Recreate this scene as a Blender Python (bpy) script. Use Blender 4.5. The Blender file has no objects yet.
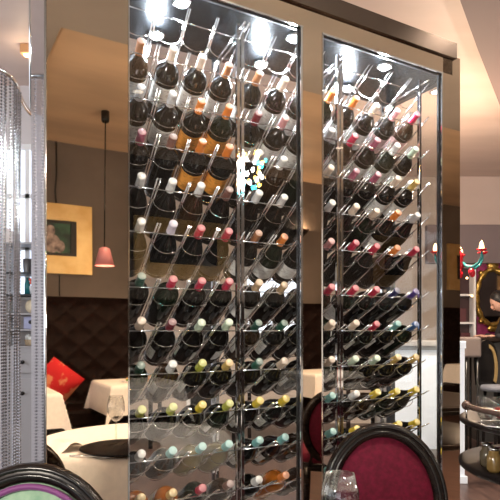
import bpy, bmesh, math, random
from mathutils import Vector, Matrix
random.seed(7)
PI = math.pi
sc = bpy.context.scene
COL = sc.collection

# ------------------------------------------------------------------ frame of reference
EYE = 1.25
F = 560.0
HOR = 330.0
AL = math.radians(30.0)
CA, SA = math.cos(AL), math.sin(AL)
P0 = (0.0, 1.95)
CEIL = 3.30

def at(px, y, Y):
    return Vector(((px - 250.0) / F * Y, Y, EYE + (HOR - y) / F * Y))
def L(x, y, z=0.0):
    """cabinet frame: x along the glass front, y into the cabinet"""
    return Vector((P0[0] + x * CA - y * SA, P0[1] + x * SA + y * CA, z))

# ------------------------------------------------------------------ mesh builder
class MB:
    def __init__(self):
        self.bm = bmesh.new()
    def _tf(self, vs, M):
        if M is not None:
            for v in vs:
                v.co = M @ v.co
    def box(self, lo, hi, M=None, bevel=0.0):
        x0, y0, z0 = lo; x1, y1, z1 = hi
        b = bmesh.new()
        vs = [b.verts.new(p) for p in ((x0,y0,z0),(x1,y0,z0),(x1,y1,z0),(x0,y1,z0),(x0,y0,z1),(x1,y0,z1),(x1,y1,z1),(x0,y1,z1))]
        for f in ((0,3,2,1),(4,5,6,7),(0,1,5,4),(1,2,6,5),(2,3,7,6),(3,0,4,7)):
            b.faces.new([vs[i] for i in f])
        if bevel > 0:
            bmesh.ops.bevel(b, geom=list(b.edges), offset=bevel, segments=2, affect='EDGES', profile=0.5)
        self.merge(b, M)
        return self
    def merge(self, b, M=None):
        mp = {}
        for v in b.verts:
            mp[v] = self.bm.verts.new(M @ v.co if M is not None else v.co)
        for f in b.faces:
            try:
                nf = self.bm.faces.new([mp[v] for v in f.verts]); nf.smooth = f.smooth
            except ValueError:
                pass
        b.free()
    def lathe(self, prof, n=24, M=None, a0=0.0, a1=2*PI, cap=True, smooth=True):
        full = abs((a1 - a0) - 2*PI) < 1e-6
        k = n if full else n + 1
        rings = []
        for r, z in prof:
            if r < 1e-6 and full:
                v = self.bm.verts.new((0, 0, z)); rings.append([v] * k)
            else:
                rings.append([self.bm.verts.new((r*math.cos(a0 + (a1-a0)*i/n), r*math.sin(a0 + (a1-a0)*i/n), z)) for i in range(k)])
        allv = set()
        for R in rings: allv.update(R)
        for j in range(len(rings) - 1):
            A, B = rings[j], rings[j+1]
            for i in range(n):
                i2 = (i + 1) % k
                q = [A[i], A[i2], B[i2], B[i]]
                u = []
                for v in q:
                    if v not in u: u.append(v)
                if len(u) >= 3:
                    try:
                        f = self.bm.faces.new(u); f.smooth = smooth
                    except ValueError:
                        pass
        if full and cap:
            for R, rev in ((rings[0], True), (rings[-1], False)):
                if R[0] is not R[1]:
                    f = self.bm.faces.new(R[::-1] if rev else R)
        self._tf(allv, M)
        return self
    def tube(self, pts, r, n=8, closed=False, M=None, cap=True):
        pts = [Vector(p) for p in pts]
        N = len(pts)
        rr = r if isinstance(r, (list, tuple)) else [r] * N
        rings = []
        prev = None
        allv = []
        for i, p in enumerate(pts):
            if closed:
                t = pts[(i+1) % N] - pts[(i-1) % N]
            else:
                t = pts[min(i+1, N-1)] - pts[max(i-1, 0)]
            t.normalize()
            if prev is None:
                up = Vector((0,0,1)) if abs(t.z) < 0.9 else Vector((1,0,0))
                x = t.cross(up).normalized()
            else:
                x = (prev - t * prev.dot(t)).normalized()
            prev = x
            y = t.cross(x)
            ring = [self.bm.verts.new(p + (x*math.cos(2*PI*k/n) + y*math.sin(2*PI*k/n)) * rr[i]) for k in range(n)]
            rings.append(ring); allv += ring
        for i in range(N if closed else N - 1):
            A, B = rings[i], rings[(i+1) % N]
            for k in range(n):
                f = self.bm.faces.new([A[k], A[(k+1) % n], B[(k+1) % n], B[k]]); f.smooth = True
        if cap and not closed:
            self.bm.faces.new(rings[0][::-1]); self.bm.faces.new(rings[-1])
        self._tf(allv, M)
        return self
    def ball(self, c, r, sub=2, sc_=(1,1,1), M=None, smooth=True):
        b = bmesh.new()
        bmesh.ops.create_icosphere(b, subdivisions=sub, radius=r)
        for v in b.verts:
            v.co = Vector((v.co.x*sc_[0], v.co.y*sc_[1], v.co.z*sc_[2])) + Vector(c)
        for f in b.faces: f.smooth = smooth
        self.merge(b, M)
        return self
    def grid(self, fn, nu, nv, smooth=True, M=None, closed_u=False):
        vs = [[self.bm.verts.new(fn(i/nu, j/nv)) for j in range(nv+1)] for i in range(nu if closed_u else nu+1)]
        for i in range(nu):
            for j in range(nv):
                i2 = (i+1) % nu if closed_u else i+1
                f = self.bm.faces.new([vs[i][j], vs[i2][j], vs[i2][j+1], vs[i][j+1]]); f.smooth = smooth
        self._tf([v for row in vs for v in row], M)
        return self
    def prism(self, pts2, y0, y1, M=None, smooth=False):
        """outline in x,z extruded along y"""
        A = [self.bm.verts.new((x, y0, z)) for x, z in pts2]
        B = [self.bm.verts.new((x, y1, z)) for x, z in pts2]
        n = len(pts2)
        self.bm.faces.new(A); self.bm.faces.new(B[::-1])
        for i in range(n):
            f = self.bm.faces.new([A[(i+1) % n], A[i], B[i], B[(i+1) % n]]); f.smooth = smooth
        self._tf(A + B, M)
        return self
    def mesh(self, name, mat):
        bmesh.ops.recalc_face_normals(self.bm, faces=list(self.bm.faces))
        me = bpy.data.meshes.new(name)
        self.bm.to_mesh(me); self.bm.free()
        if mat is not None: me.materials.append(mat)
        return me
    def build(self, name, mat, parent=None, loc=None):
        return put(name, self.mesh(name, mat), parent, loc)

def put(name, me, parent=None, loc=None):
    o = bpy.data.objects.new(name, me); COL.objects.link(o)
    if parent is not None: o.parent = parent
    if loc is not None: o.location = loc
    return o
def tag(o, label=None, cat=None, group=None, kind=None):
    if label: o['label'] = label
    if cat: o['category'] = cat
    if group: o['group'] = group
    if kind: o['kind'] = kind
    return o
def thing(name, label, cat, loc=(0,0,0), rz=0.0, group=None):
    o = bpy.data.objects.new(name, None); COL.objects.link(o)
    o.location = loc; o.rotation_euler = (0, 0, rz); o.empty_display_size = 0.1
    return tag(o, label, cat, group)
def copy_tree(o, parent=None):
    c = o.copy(); COL.objects.link(c); c.parent = parent
    for ch in list(o.children): copy_tree(ch, c)
    return c
def struct(o):
    o['kind'] = 'structure'; return o
T = Matrix.Translation
def R(a, ax): return Matrix.Rotation(a, 4, ax)

# ------------------------------------------------------------------ materials
def mat(name, col, rough=0.5, metal=0.0, spec=0.5, coat=0.0, emit=None, estr=0.0, trans=0.0, sheen=0.0, ior=1.5):
    m = bpy.data.materials.new(name); m.use_nodes = True
    b = m.node_tree.nodes['Principled BSDF']
    b.inputs['Base Color'].default_value = (*col, 1)
    b.inputs['Roughness'].default_value = rough
    b.inputs['Metallic'].default_value = metal
    b.inputs['Specular IOR Level'].default_value = spec
    b.inputs['Coat Weight'].default_value = coat
    b.inputs['Coat Roughness'].default_value = 0.05
    b.inputs['Transmission Weight'].default_value = trans
    b.inputs['Sheen Weight'].default_value = sheen
    b.inputs['IOR'].default_value = ior
    if emit is not None:
        b.inputs['Emission Color'].default_value = (*emit, 1)
        b.inputs['Emission Strength'].default_value = estr
    return m
def noise_col(m, c1, c2, scale=4.0, detail=4.0, stretch=(1,1,1), lo=0.35, hi=0.65, bump=0.0, coord='Object'):
    nt = m.node_tree; b = nt.nodes['Principled BSDF']
    tc = nt.nodes.new('ShaderNodeTexCoord'); mp = nt.nodes.new('ShaderNodeMapping')
    mp.inputs['Scale'].default_value = stretch
    nz = nt.nodes.new('ShaderNodeTexNoise'); nz.inputs['Scale'].default_value = scale; nz.inputs['Detail'].default_value = detail
    cr = nt.nodes.new('ShaderNodeValToRGB')
    cr.color_ramp.elements[0].position = lo; cr.color_ramp.elements[0].color = (*c1, 1)
    cr.color_ramp.elements[1].position = hi; cr.color_ramp.elements[1].color = (*c2, 1)
    nt.links.new(tc.outputs[coord], mp.inputs['Vector']); nt.links.new(mp.outputs['Vector'], nz.inputs['Vector'])
    nt.links.new(nz.outputs['Fac'], cr.inputs['Fac']); nt.links.new(cr.outputs['Color'], b.inputs['Base Color'])
    if bump > 0:
        bp = nt.nodes.new('ShaderNodeBump'); bp.inputs['Strength'].default_value = bump; bp.inputs['Distance'].default_value = 0.01
        nt.links.new(nz.outputs['Fac'], bp.inputs['Height']); nt.links.new(bp.outputs['Normal'], b.inputs['Normal'])
    return m
def pane_mat(name, tint=(1,1,1), f0=0.045, rough=0.0, pw_=5.0):
    """clear sheet glass: see-through with a mirror share that grows at grazing angles"""
    m = bpy.data.materials.new(name); m.use_nodes = True
    nt = m.node_tree; nt.nodes.clear()
    out = nt.nodes.new('ShaderNodeOutputMaterial'); mix = nt.nodes.new('ShaderNodeMixShader')
    tr = nt.nodes.new('ShaderNodeBsdfTransparent'); tr.inputs['Color'].default_value = (*tint, 1)
    gl = nt.nodes.new('ShaderNodeBsdfGlossy'); gl.inputs['Roughness'].default_value = rough
    lw = nt.nodes.new('ShaderNodeLayerWeight'); lw.inputs['Blend'].default_value = 0.5
    pw = nt.nodes.new('ShaderNodeMath'); pw.operation = 'POWER'; pw.inputs[1].default_value = pw_
    ml = nt.nodes.new('ShaderNodeMath'); ml.operation = 'MULTIPLY_ADD'; ml.inputs[1].default_value = 1 - f0; ml.inputs[2].default_value = f0
    nt.links.new(lw.outputs['Facing'], pw.inputs[0]); nt.links.new(pw.outputs[0], ml.inputs[0])
    nt.links.new(ml.outputs[0], mix.inputs['Fac']); nt.links.new(tr.outputs[0], mix.inputs[1]); nt.links.new(gl.outputs[0], mix.inputs[2])
    nt.links.new(mix.outputs[0], out.inputs['Surface'])
    return m
def add_waves(m, scale, strength, stretch=(1,1,1), dist=0.02):
    nt = m.node_tree; b = nt.nodes['Principled BSDF']
    tc = nt.nodes.new('ShaderNodeTexCoord'); mp = nt.nodes.new('ShaderNodeMapping'); mp.inputs['Scale'].default_value = stretch
    nz = nt.nodes.new('ShaderNodeTexNoise'); nz.inputs['Scale'].default_value = scale; nz.inputs['Detail'].default_value = 1.0
    bp = nt.nodes.new('ShaderNodeBump'); bp.inputs['Strength'].default_value = strength; bp.inputs['Distance'].default_value = dist
    nt.links.new(tc.outputs['Object'], mp.inputs['Vector']); nt.links.new(mp.outputs['Vector'], nz.inputs['Vector'])
    nt.links.new(nz.outputs['Fac'], bp.inputs['Height']); nt.links.new(bp.outputs['Normal'], b.inputs['Normal'])
    return m

M = {}
M['bronze'] = add_waves(mat('bronze_mirror', (0.83,0.65,0.49), 0.018, 1.0), 3.0, 0.025, (1,1,0.6))
M['bronze_dark'] = mat('dark_bronze', (0.20,0.155,0.13), 0.22, 1.0)
M['steel'] = mat('polished_steel', (0.80,0.80,0.83), 0.06, 1.0)
M['steel_dull'] = mat('satin_steel', (0.45,0.47,0.50), 0.28, 1.0)
M['steel_ceiling'] = mat('dark_steel_liner', (0.13,0.145,0.17), 0.2, 1.0)
M['chrome'] = mat('chrome', (0.88,0.89,0.90), 0.12, 1.0)
M['acrylic'] = mat('bright_rod', (0.90,0.91,0.92), 0.14, 1.0)
M['gasket'] = mat('black_gasket', (0.012,0.012,0.014), 0.35)
M['pane'] = pane_mat('clear_pane', (0.99,0.995,0.995), 0.055)
M['pane_plain'] = pane_mat('clear_end_pane', (0.96,0.98,0.98), 0.03)
M['led'] = mat('led_lens', (1,1,1), 0.3, emit=(0.90,0.96,1.0), estr=90)
M['black'] = mat('black_lacquer', (0.008,0.007,0.007), 0.2, spec=0.3, coat=0.15)
M['tray'] = mat('dark_brown_tray', (0.012,0.009,0.009), 0.35, spec=0.12)
M['black_matt'] = mat('matt_black', (0.012,0.011,0.011), 0.5)
M['dark_wood'] = noise_col(mat('dark_polished_wood', (0.02,0.012,0.01), 0.27, spec=0.2, coat=0.0), (0.004,0.003,0.003), (0.014,0.009,0.007), 6, 4, (1,1,6))
M['burgundy'] = noise_col(mat('burgundy_velvet', (0.13,0.003,0.02), 0.8, spec=0.2), (0.058,0.001,0.009), (0.088,0.0015,0.015), 60, 3, bump=0.15)
M['green'] = noise_col(mat('green_velvet', (0.3,0.45,0.3), 0.7, sheen=0.3), (0.14,0.27,0.18), (0.24,0.36,0.25), 30, 3, bump=0.1)
M['purple'] = mat('purple_piping', (0.11,0.012,0.11), 0.6, sheen=0.3)
M['cloth'] = noise_col(mat('white_tablecloth', (0.85,0.83,0.80), 0.85), (0.82,0.80,0.77), (0.88,0.86,0.83), 40, 3, bump=0.08)
M['banquette'] = noise_col(mat('dark_brown_leather', (0.01,0.005,0.004), 0.6, spec=0.1), (0.006,0.0025,0.002), (0.011,0.005,0.004), 18, 3)
M['gold'] = noise_col(mat('gold_leaf', (0.7,0.5,0.22), 0.38, 0.75), (0.62,0.42,0.17), (0.76,0.56,0.28), 5, 4, bump=0.06)
M['ornate_gold'] = noise_col(mat('antique_gold', (0.55,0.36,0.09), 0.35, 0.9), (0.30,0.18,0.04), (0.75,0.50,0.14), 25, 4, bump=0.5)
M['charger'] = add_waves(mat('black_glazed_charger', (0.005,0.005,0.006), 0.22, spec=0.015), 9, 0.7, (1,4,1), 0.02)
M['white'] = mat('white_paint', (0.80,0.80,0.82), 0.45)
M['pale_blue'] = mat('pale_blue_white_gloss', (0.70,0.76,0.86), 0.2)
M['counter_grey'] = mat('grey_stone_counter', (0.30,0.29,0.29), 0.3)
M['wood'] = noise_col(mat('orange_brown_wood', (0.3,0.14,0.05), 0.35), (0.22,0.10,0.035), (0.40,0.20,0.08), 5, 5, (1,8,8))
M['skin'] = mat('skin', (0.62,0.36,0.27), 0.55)
M['hair'] = mat('black_hair', (0.012,0.010,0.010), 0.45)
M['dark_clothes'] = mat('black_shirt', (0.02,0.02,0.024), 0.8)
M['glass_clear'] = pane_mat('clear_glassware', (0.93,0.94,0.94), 0.06, 0.0, 2.6)
M['red_wine'] = mat('red_wine', (0.20,0.01,0.02), 0.1, trans=0.4)
M['red'] = mat('red_glass', (0.45,0.01,0.02), 0.12, coat=0.5)
M['teal'] = mat('teal_glass', (0.02,0.16,0.16), 0.12, coat=0.5)
M['flame'] = mat('candle_bulb', (1,0.8,0.5), 0.3, emit=(1.0,0.66,0.30), estr=4)

def label_mat(name, c):
    m = mat(name, c, 0.6)
    nt = m.node_tree; b = nt.nodes['Principled BSDF']
    tc = nt.nodes.new('ShaderNodeTexCoord'); sp = nt.nodes.new('ShaderNodeSeparateXYZ'); w = nt.nodes.new('ShaderNodeTexNoise')
    mp = nt.nodes.new('ShaderNodeMapping'); mp.inputs['Scale'].default_value = (60,60,260)
    cr = nt.nodes.new('ShaderNodeValToRGB'); cr.color_ramp.elements[0].position = 0.36; cr.color_ramp.elements[1].position = 0.46
    cr.color_ramp.elements[0].color = (c[0]*0.45, c[1]*0.42, c[2]*0.4, 1); cr.color_ramp.elements[1].color = (*c, 1)
    w.inputs['Scale'].default_value = 1.0
    nt.links.new(tc.outputs['Object'], mp.inputs['Vector']); nt.links.new(mp.outputs['Vector'], w.inputs['Vector'])
    nt.links.new(w.outputs['Fac'], cr.inputs['Fac']); nt.links.new(cr.outputs['Color'], b.inputs['Base Color'])
    return m

# ------------------------------------------------------------------ setting
wall_m = noise_col(mat('taupe_plaster', (0.3,0.24,0.2), 0.7), (0.40,0.33,0.285), (0.48,0.40,0.35), 1.6, 5)
ceil_m = noise_col(mat('pink_beige_ceiling', (0.5,0.4,0.36), 0.55), (0.52,0.42,0.385), (0.60,0.49,0.45), 1.2, 4, (0.5,2.5,1))
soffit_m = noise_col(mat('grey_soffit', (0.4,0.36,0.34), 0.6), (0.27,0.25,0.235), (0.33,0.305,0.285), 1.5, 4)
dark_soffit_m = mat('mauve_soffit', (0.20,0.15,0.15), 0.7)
tray_m = noise_col(mat('tray_ceiling_painted_glow', (0.6,0.42,0.27), 0.5), (0.50,0.37,0.26), (0.66,0.48,0.33), 1.3, 3, (0.6,2,1))  # warm light on the tray is put into its ochre colour
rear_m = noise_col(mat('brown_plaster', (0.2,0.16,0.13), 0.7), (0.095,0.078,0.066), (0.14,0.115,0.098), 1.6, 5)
magenta_m = noise_col(mat('magenta_damask_wallpaper', (0.2,0.02,0.09), 0.6), (0.15,0.012,0.06), (0.30,0.03,0.13), 9, 5)
mauve_m = mat('mauve_grey_bulkhead', (0.20,0.16,0.17), 0.7)
pale_wall_m = noise_col(mat('pale_lilac_wall', (0.6,0.56,0.58), 0.7), (0.55,0.52,0.54), (0.64,0.60,0.62), 2, 3)
fl = mat('dark_plank_floor', (0.1,0.06,0.05), 0.38)
noise_col(fl, (0.026,0.014,0.012), (0.055,0.030,0.024), 3.0, 5, (8,0.7,1))
M['daylight'] = mat('daylit_window', (0.9,0.95,1), 0.2, emit=(0.74,0.83,1.0), estr=1.2)

struct(MB().box((-5.5,-7,-0.1), (9.4,9,0)).build('floor', fl))
struct(MB().box((-5.5,-7,CEIL), (9.4,9,CEIL+0.1)).build('ceiling', ceil_m))
# grey dropped soffit between the cabinet and the warm tray over the banquette
def slab(name, x0, x1, y0, y1, z0, z1, m):
    o = MB().box((x0,y0,z0), (x1,y1,z1)).build(name, m)
    o.location = L(0,0,0); o.rotation_euler = (0,0,AL); return struct(o)
slab('trim_1', -3.2, 7.6, -2.14, 0.45, CEIL-0.05, CEIL-0.001, soffit_m)
slab('trim_2', -3.2, -0.21, -4.6, -2.14, CEIL-0.05, CEIL-0.001, soffit_m)
slab('trim_3', -0.21, 7.6, -4.6, -2.14, CEIL-0.012, CEIL-0.002, tray_m)
# mauve dropped soffit, upper corner of the bar side
e0, e1 = at(460,0,0)*0, None
def ceil_pt(px, y, z):
    Y = (z - EYE) * F / (HOR - y); return ((px-250)/F*Y, Y)
zs = CEIL - 0.12
pA = ceil_pt(452,-22,zs); pB = ceil_pt(478,50,zs); pC = ceil_pt(500,106,zs); pD = ceil_pt(520,150,zs)
m_ = MB(); A = [pA,pB,pC,pD,(pD[0]+2.2,pD[1]),(pA[0]+3.0,pA[1])]
va = [m_.bm.verts.new((x,y,zs)) for x,y in A]; vb = [m_.bm.verts.new((x,y,CEIL-0.002)) for x,y in A]
m_.bm.faces.new(va); m_.bm.faces.new(vb[::-1])
for i in range(6): m_.bm.faces.new([va[i], va[(i+1)%6], vb[(i+1)%6], vb[i]])
struct(m_.build('trim_4', dark_soffit_m))
# far wall behind the bar
FY = 7.5
struct(MB().box((-1.62,FY,0), (8.9,FY+0.12,CEIL)).build('wall_back', wall_m))
struct(MB().box((-1.74,4.7,0), (-1.62,FY+0.12,CEIL)).build('wall_passage', wall_m))
WY = 4.7
struct(MB().box((-5.0,WY,0), (-1.62,WY+0.12,CEIL)).build('wall_front', pale_wall_m))
struct(MB().box((8.9,-3,0), (9.0,FY+0.12,CEIL)).build('wall_right', wall_m))
# wall_left, out of view, its tall openings added to let sky light in
mb = MB()
for y0, y1 in ((-4.5,-3.6),(-1.6,-1.3),(0.7,1.0),(3.0,3.3),(4.5,4.82)): mb.box((-4.6,y0,0),(-4.5,y1,CEIL))
mb.box((-4.6,-4.5,0),(-4.5,4.82,0.5)); mb.box((-4.6,-4.5,2.9),(-4.5,4.82,CEIL))
struct(mb.build('wall_left', pale_wall_m))
w = MB().box((-3.0,-4.72,0), (7.6,-4.6,CEIL)).build('wall_rear', rear_m)
w.location = L(0,0,0); w.rotation_euler = (0,0,AL); struct(w)
# magenta papered part + bulkhead on the far wall
a = at(476,262,FY); b = at(560,340,FY)
struct(MB().box((a.x,FY-0.02,0.0),(b.x+1.5,FY-0.001,a.z)).build('wall_magenta', magenta_m))
a=at(436,226,FY)
struct(MB().box((a.x,FY-0.03,a.z),(8.89,FY-0.001,CEIL-0.002)).build('trim_6', ceil_m))
a = at(425,226,FY)
struct(MB().box((a.x,FY-0.10,at(0,263,FY-0.1).z),(8.89,FY-0.001,a.z)).build('trim_5', mauve_m))

# ------------------------------------------------------------------ windows / door in the far wall
def window(name, px0, px1, y0, y1, Y, nx, ny, fm, depth=0.05, pm=None):
    p, q = at(px0,y1,Y), at(px1,y0,Y)
    fw = 0.045
    f = MB()
    f.box((p.x,-depth,p.z),(q.x,0,p.z+fw)); f.box((p.x,-depth,q.z-fw),(q.x,0,q.z))
    f.box((p.x,-depth,p.z+fw),(p.x+fw,0,q.z-fw)); f.box((q.x-fw,-depth,p.z+fw),(q.x,0,q.z-fw))
    for i in range(1,nx): x = p.x+(q.x-p.x)*i/nx; f.box((x-0.018,-depth*0.8,p.z+fw),(x+0.018,-0.01,q.z-fw))
    for i in range(1,ny): z = p.z+(q.z-p.z)*i/ny; f.box((p.x+fw,-depth*0.8,z-0.018),(q.x-fw,-0.01,z+0.018))
    o = f.build(name, fm); o.location = (0,Y,0); struct(o)
    MB().box((p.x+fw,-0.008,p.z+fw),(q.x-fw,-0.003,q.z-fw)).build('window_pane', pm or M['daylight'], o)
    return o
window('window_1', 244, 318, 268, 336, FY-0.002, 2, 2, M['white'])
window('window_2', 4, 54, 146, 300, WY-0.002, 2, 3, M['white'])
d = at(187,262,FY); e = at(219,262,FY)
dr = MB()
dr.box((d.x,-0.06,0),(d.x+0.05,0,d.z)); dr.box((e.x-0.05,-0.06,0),(e.x,0,d.z)); dr.box((d.x+0.05,-0.06,d.z-0.05),(e.x-0.05,0,d.z))
do = dr.build('door_1', M['white'], loc=(0,FY-0.002,0)); struct(do)
MB().box((d.x+0.05,-0.04,0.01),(e.x-0.05,-0.005,d.z-0.05)).build('door_leaf', M['black_matt'], do)
MB().box((e.x-0.11,-0.07,1.0),(e.x-0.09,-0.04,1.16)).build('door_handle', M['chrome'], do)

# ------------------------------------------------------------------ the wine cabinet
cab = thing('wine_cabinet', 'tall glass fronted wine cabinet framed in polished bronze panels', 'cabinet', L(0,0,0), AL)
ZT = EYE + 1.12          # top of the glass
ZTOP = EYE + 1.26
XL, XA, XB, XC, XD, XR = -0.678, -0.436, 0.2254, 0.3127, 0.969, 1.078
DEP = 0.42
MB().box((XL,0,0.0),(XA,0.02,ZTOP)).build('bronze_panel', M['bronze'], cab)
MB().box((XL-0.004,0.0,0.0),(XL,0.235,ZTOP)).build('side_panel', M['steel'], cab)
MB().tube([(XL-0.002,-0.002,0.0),(XL-0.002,-0.002,ZTOP)], 0.004, 8).build('edge_trim', M['chrome'], cab)
MB().box((XB,0,0.1),(XC,0.03,ZT)).build('centre_post', M['bronze'], cab)
MB().box((XD,0,0.0),(XR,0.035,EYE+1.205)).build('end_post', M['bronze'], cab)
MB().box((XA,0,ZT),(XD+0.06,0.03,EYE+1.192)).build('header', M['bronze'], cab)
MB().box((XA,-0.012,EYE+1.192),(XD+0.075,DEP+0.02,ZTOP)).build('cornice', M['bronze_dark'], cab)  # darker bronze stands in for the dark ceiling mirrored in this strip
MB().box((XA,0,0.0),(XD,0.03,0.10)).build('plinth', M['bronze_dark'], cab)
MB().box((XA-0.03,0.031,0.10),(XR,DEP,0.13)).build('bottom_panel', M['steel_dull'], cab)
MB().box((XA-0.03,0.031,ZT+0.01),(XR,DEP,ZT+0.03)).build('ceiling_panel', M['steel_ceiling'], cab)
MB().box((XA-0.03,DEP,0.0),(XR,DEP+0.008,ZT+0.03)).build('back_pane', M['pane_plain'], cab)
MB().box((XR-0.03,0.036,0.13),(XR-0.022,DEP-0.002,ZT+0.005)).build('end_pane', M['pane_plain'], cab)
MB().box((XR-0.04,DEP-0.03,0.13),(XR-0.008,DEP-0.001,ZT+0.009)).build('corner_post', M['gasket'], cab)
MB().box((XA-0.03,0.021,0.131),(XA-0.022,DEP-0.001,ZT)).build('inner_lining', M['steel_dull'], cab)
for (x0, x1) in ((XA,XB),(XC,XD)):
    dm = MB().box((x0+0.001,0.004,0.101),(x1-0.001,0.010,ZT-0.001)).build('door', M['pane'], cab)
    g = MB()
    g.box((x0+0.001,0.011,0.101),(x0+0.007,0.02,ZT-0.001)); g.box((x1-0.016,0.011,0.101),(x1-0.001,0.02,ZT-0.001))
    g.box((x0+0.007,0.011,ZT-0.012),(x1-0.016,0.02,ZT-0.001)); g.box((x0+0.007,0.011,0.101),(x1-0.016,0.02,0.113))
    g.build('gasket', M['gasket'], dm)
    g = MB()
    g.box((x0+0.001,-0.003,ZT-0.007),(x1-0.001,0.003,ZT-0.001)); g.box((x1-0.011,-0.003,0.101),(x1-0.003,0.003,ZT-0.008))
    g.box((x0+0.001,-0.003,0.101),(x0+0.004,0.003,ZT-0.008))
    g.build('door_edge', M['chrome'], dm)
led_xy = [(x, y) for x in (-0.22,0.244,0.708) for y in (0.085,0.33)]
for x, y in led_xy:
    s = MB().lathe([(0.024,ZT+0.0095),(0.030,ZT+0.0095),(0.030,ZT-0.006),(0.024,ZT-0.006)], 20, T((x,y,0)), cap=False).build('led_ring', M['chrome'], cab)
    MB().lathe([(0.0,ZT-0.014),(0.016,ZT-0.012),(0.0235,ZT-0.005),(0.0235,ZT+0.009),(0,ZT+0.009)], 20, T((x,y,0))).build('led_lens', M['led'], s)
def lamp(kind, name, loc, power, col, size=0.05, rot=None, spot=None, blend=0.5):
    l = bpy.data.lights.new(name, kind); l.energy = power; l.color = col
    if kind == 'AREA': l.shape = 'DISK'; l.size = size
    else: l.shadow_soft_size = size
    if kind == 'SPOT': l.spot_size = spot; l.spot_blend = blend
    o = bpy.data.objects.new(name, l); COL.objects.link(o); o.location = loc
    if rot: o.rotation_euler = rot
    return o
for x, y in led_xy:
    lamp('POINT', 'led_light', L(x, y, ZT - 0.075), 17.0, (0.88,0.95,1.0), 0.02)

# ------------------------------------------------------------------ racks
TH = math.radians(25.0); CT, ST = math.cos(TH), math.sin(TH); TT = math.tan(TH)
ROWS = [0.929,0.785,0.640,0.496,0.351,0.171,0.029,-0.113,-0.255,-0.397,-0.539]   # neck heights about the eye, per row
TOPRAIL = 1.074
COLS = [[-0.376,-0.267,-0.161,-0.055],[0.066,0.178,0.288,0.398],[0.520,0.636,0.750,0.860]]
POSTS = [(-0.432,-0.008),(0.010,0.447),(0.465,0.905)]
TIPD = 0.045
rack_labels = ['chrome wire bottle rack beside the wide bronze panel', 'chrome wire bottle rack in the middle, partly behind the bronze post', 'chrome wire bottle rack beside the clear end pane']
rod_len = 0.345
SH = 0.13   # the rods and bottles run a little askew to the glass front
rod_me = MB().tube([(0,0,0),(SH*rod_len*CT,rod_len*CT,-rod_len*ST)], 0.0027, 8).mesh('rod', M['acrylic'])
post_me = MB().box((-0.007,-0.007,0.131),(0.007,0.007,EYE+1.10), bevel=0.002).mesh('post', M['steel'])
for ri in range(3):
    x0, x1 = POSTS[ri]; cols = COLS[ri]
    rk = thing('wine_rack', rack_labels[ri], 'rack', L(0,0,0), AL, 'bottle racks in the wine cabinet')
    rail_me = MB().tube([(x0,0,0),(x1,0,0)], 0.0022, 8).mesh('rail', M['chrome'])
    pts = []
    hw = 0.0495
    for c in cols:
        pts.append((c-hw,0,0))
        for k in range(1,10):
            a = PI*k/10; pts.append((c-hw*math.cos(a),0,-0.030*math.sin(a)))
        pts.append((c+hw,0,0))
    pts[0] = (x0,0,0); pts[-1] = (x1,0,0)
    wire_me = MB().tube(pts, 0.0014, 6).mesh('scalloped_wire', M['chrome'])
    for px_ in (x0, x1):
        for py_ in (0.075, 0.345): put('post', post_me, rk, (px_+SH*(py_-0.075), py_, 0))
    for rz in [TOPRAIL] + ROWS:
        z = EYE + rz
        def rz_at(D): return z - 0.032 - (D-0.075)*TT
        put('rail', rail_me, rk, (0,0.066,rz_at(0.066)-0.004)); put('rail', rail_me, rk, (SH*0.24,0.300,rz_at(0.300)-0.005))
        put('scalloped_wire', wire_me, rk, (SH*0.07,0.125,rz_at(0.125)-0.002)); put('scalloped_wire', wire_me, rk, (SH*0.20,0.262,rz_at(0.262)-0.002))
        for c in cols:
            for s in (-1,1): put('rod', rod_me, rk, (c+s*0.0495-SH*0.03, 0.022, rz_at(0.022)))
    top = EYE + 1.10
    g = MB(); g.tube([(x0,0.022,top-0.02),(x0+SH*0.36,0.38,top-0.02)],0.004,8); g.tube([(x1,0.022,top-0.02),(x1+SH*0.36,0.38,top-0.02)],0.004,8)
    g.build('side_bar', M['chrome'], rk)

# ------------------------------------------------------------------ bottles
bord = [(0,0.006),(0.020,0.004),(0.033,0.0),(0.0425,0.006),(0.043,0.02),(0.043,0.182),(0.0412,0.196),(0.034,0.212),(0.0225,0.226),(0.0150,0.238),(0.0126,0.27),(0.0126,0.288),(0,0.288)]
burg = [(0,0.006),(0.022,0.004),(0.040,0.0),(0.0450,0.006),(0.0455,0.02),(0.0455,0.140),(0.043,0.158),(0.0345,0.185),(0.0235,0.212),(0.0156,0.237),(0.0126,0.268),(0.0126,0.288),(0,0.288)]
glass_m = {
 'dark': mat('dark_wine_glass', (0.006,0.006,0.006), 0.07, spec=0.38, coat=0.0),
 'green': mat('dark_green_wine_glass', (0.006,0.012,0.007), 0.07, spec=0.38, coat=0.0),
 'brown': mat('brown_wine_glass', (0.03,0.014,0.006), 0.07, spec=0.6, coat=0.4),
 'amber': mat('amber_filled_glass', (0.55,0.17,0.02), 0.07, spec=0.6, coat=0.4, trans=0.35),
 'pale': mat('pale_filled_glass', (0.42,0.36,0.20), 0.07, spec=0.6, coat=0.4, trans=0.35),
}
body_me = {}
for g, m in glass_m.items():
    for s, pr in (('bord',bord),('burg',burg)):
        body_me[g,s] = MB().lathe(pr, 28).mesh('wine_bottle', m)
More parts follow.
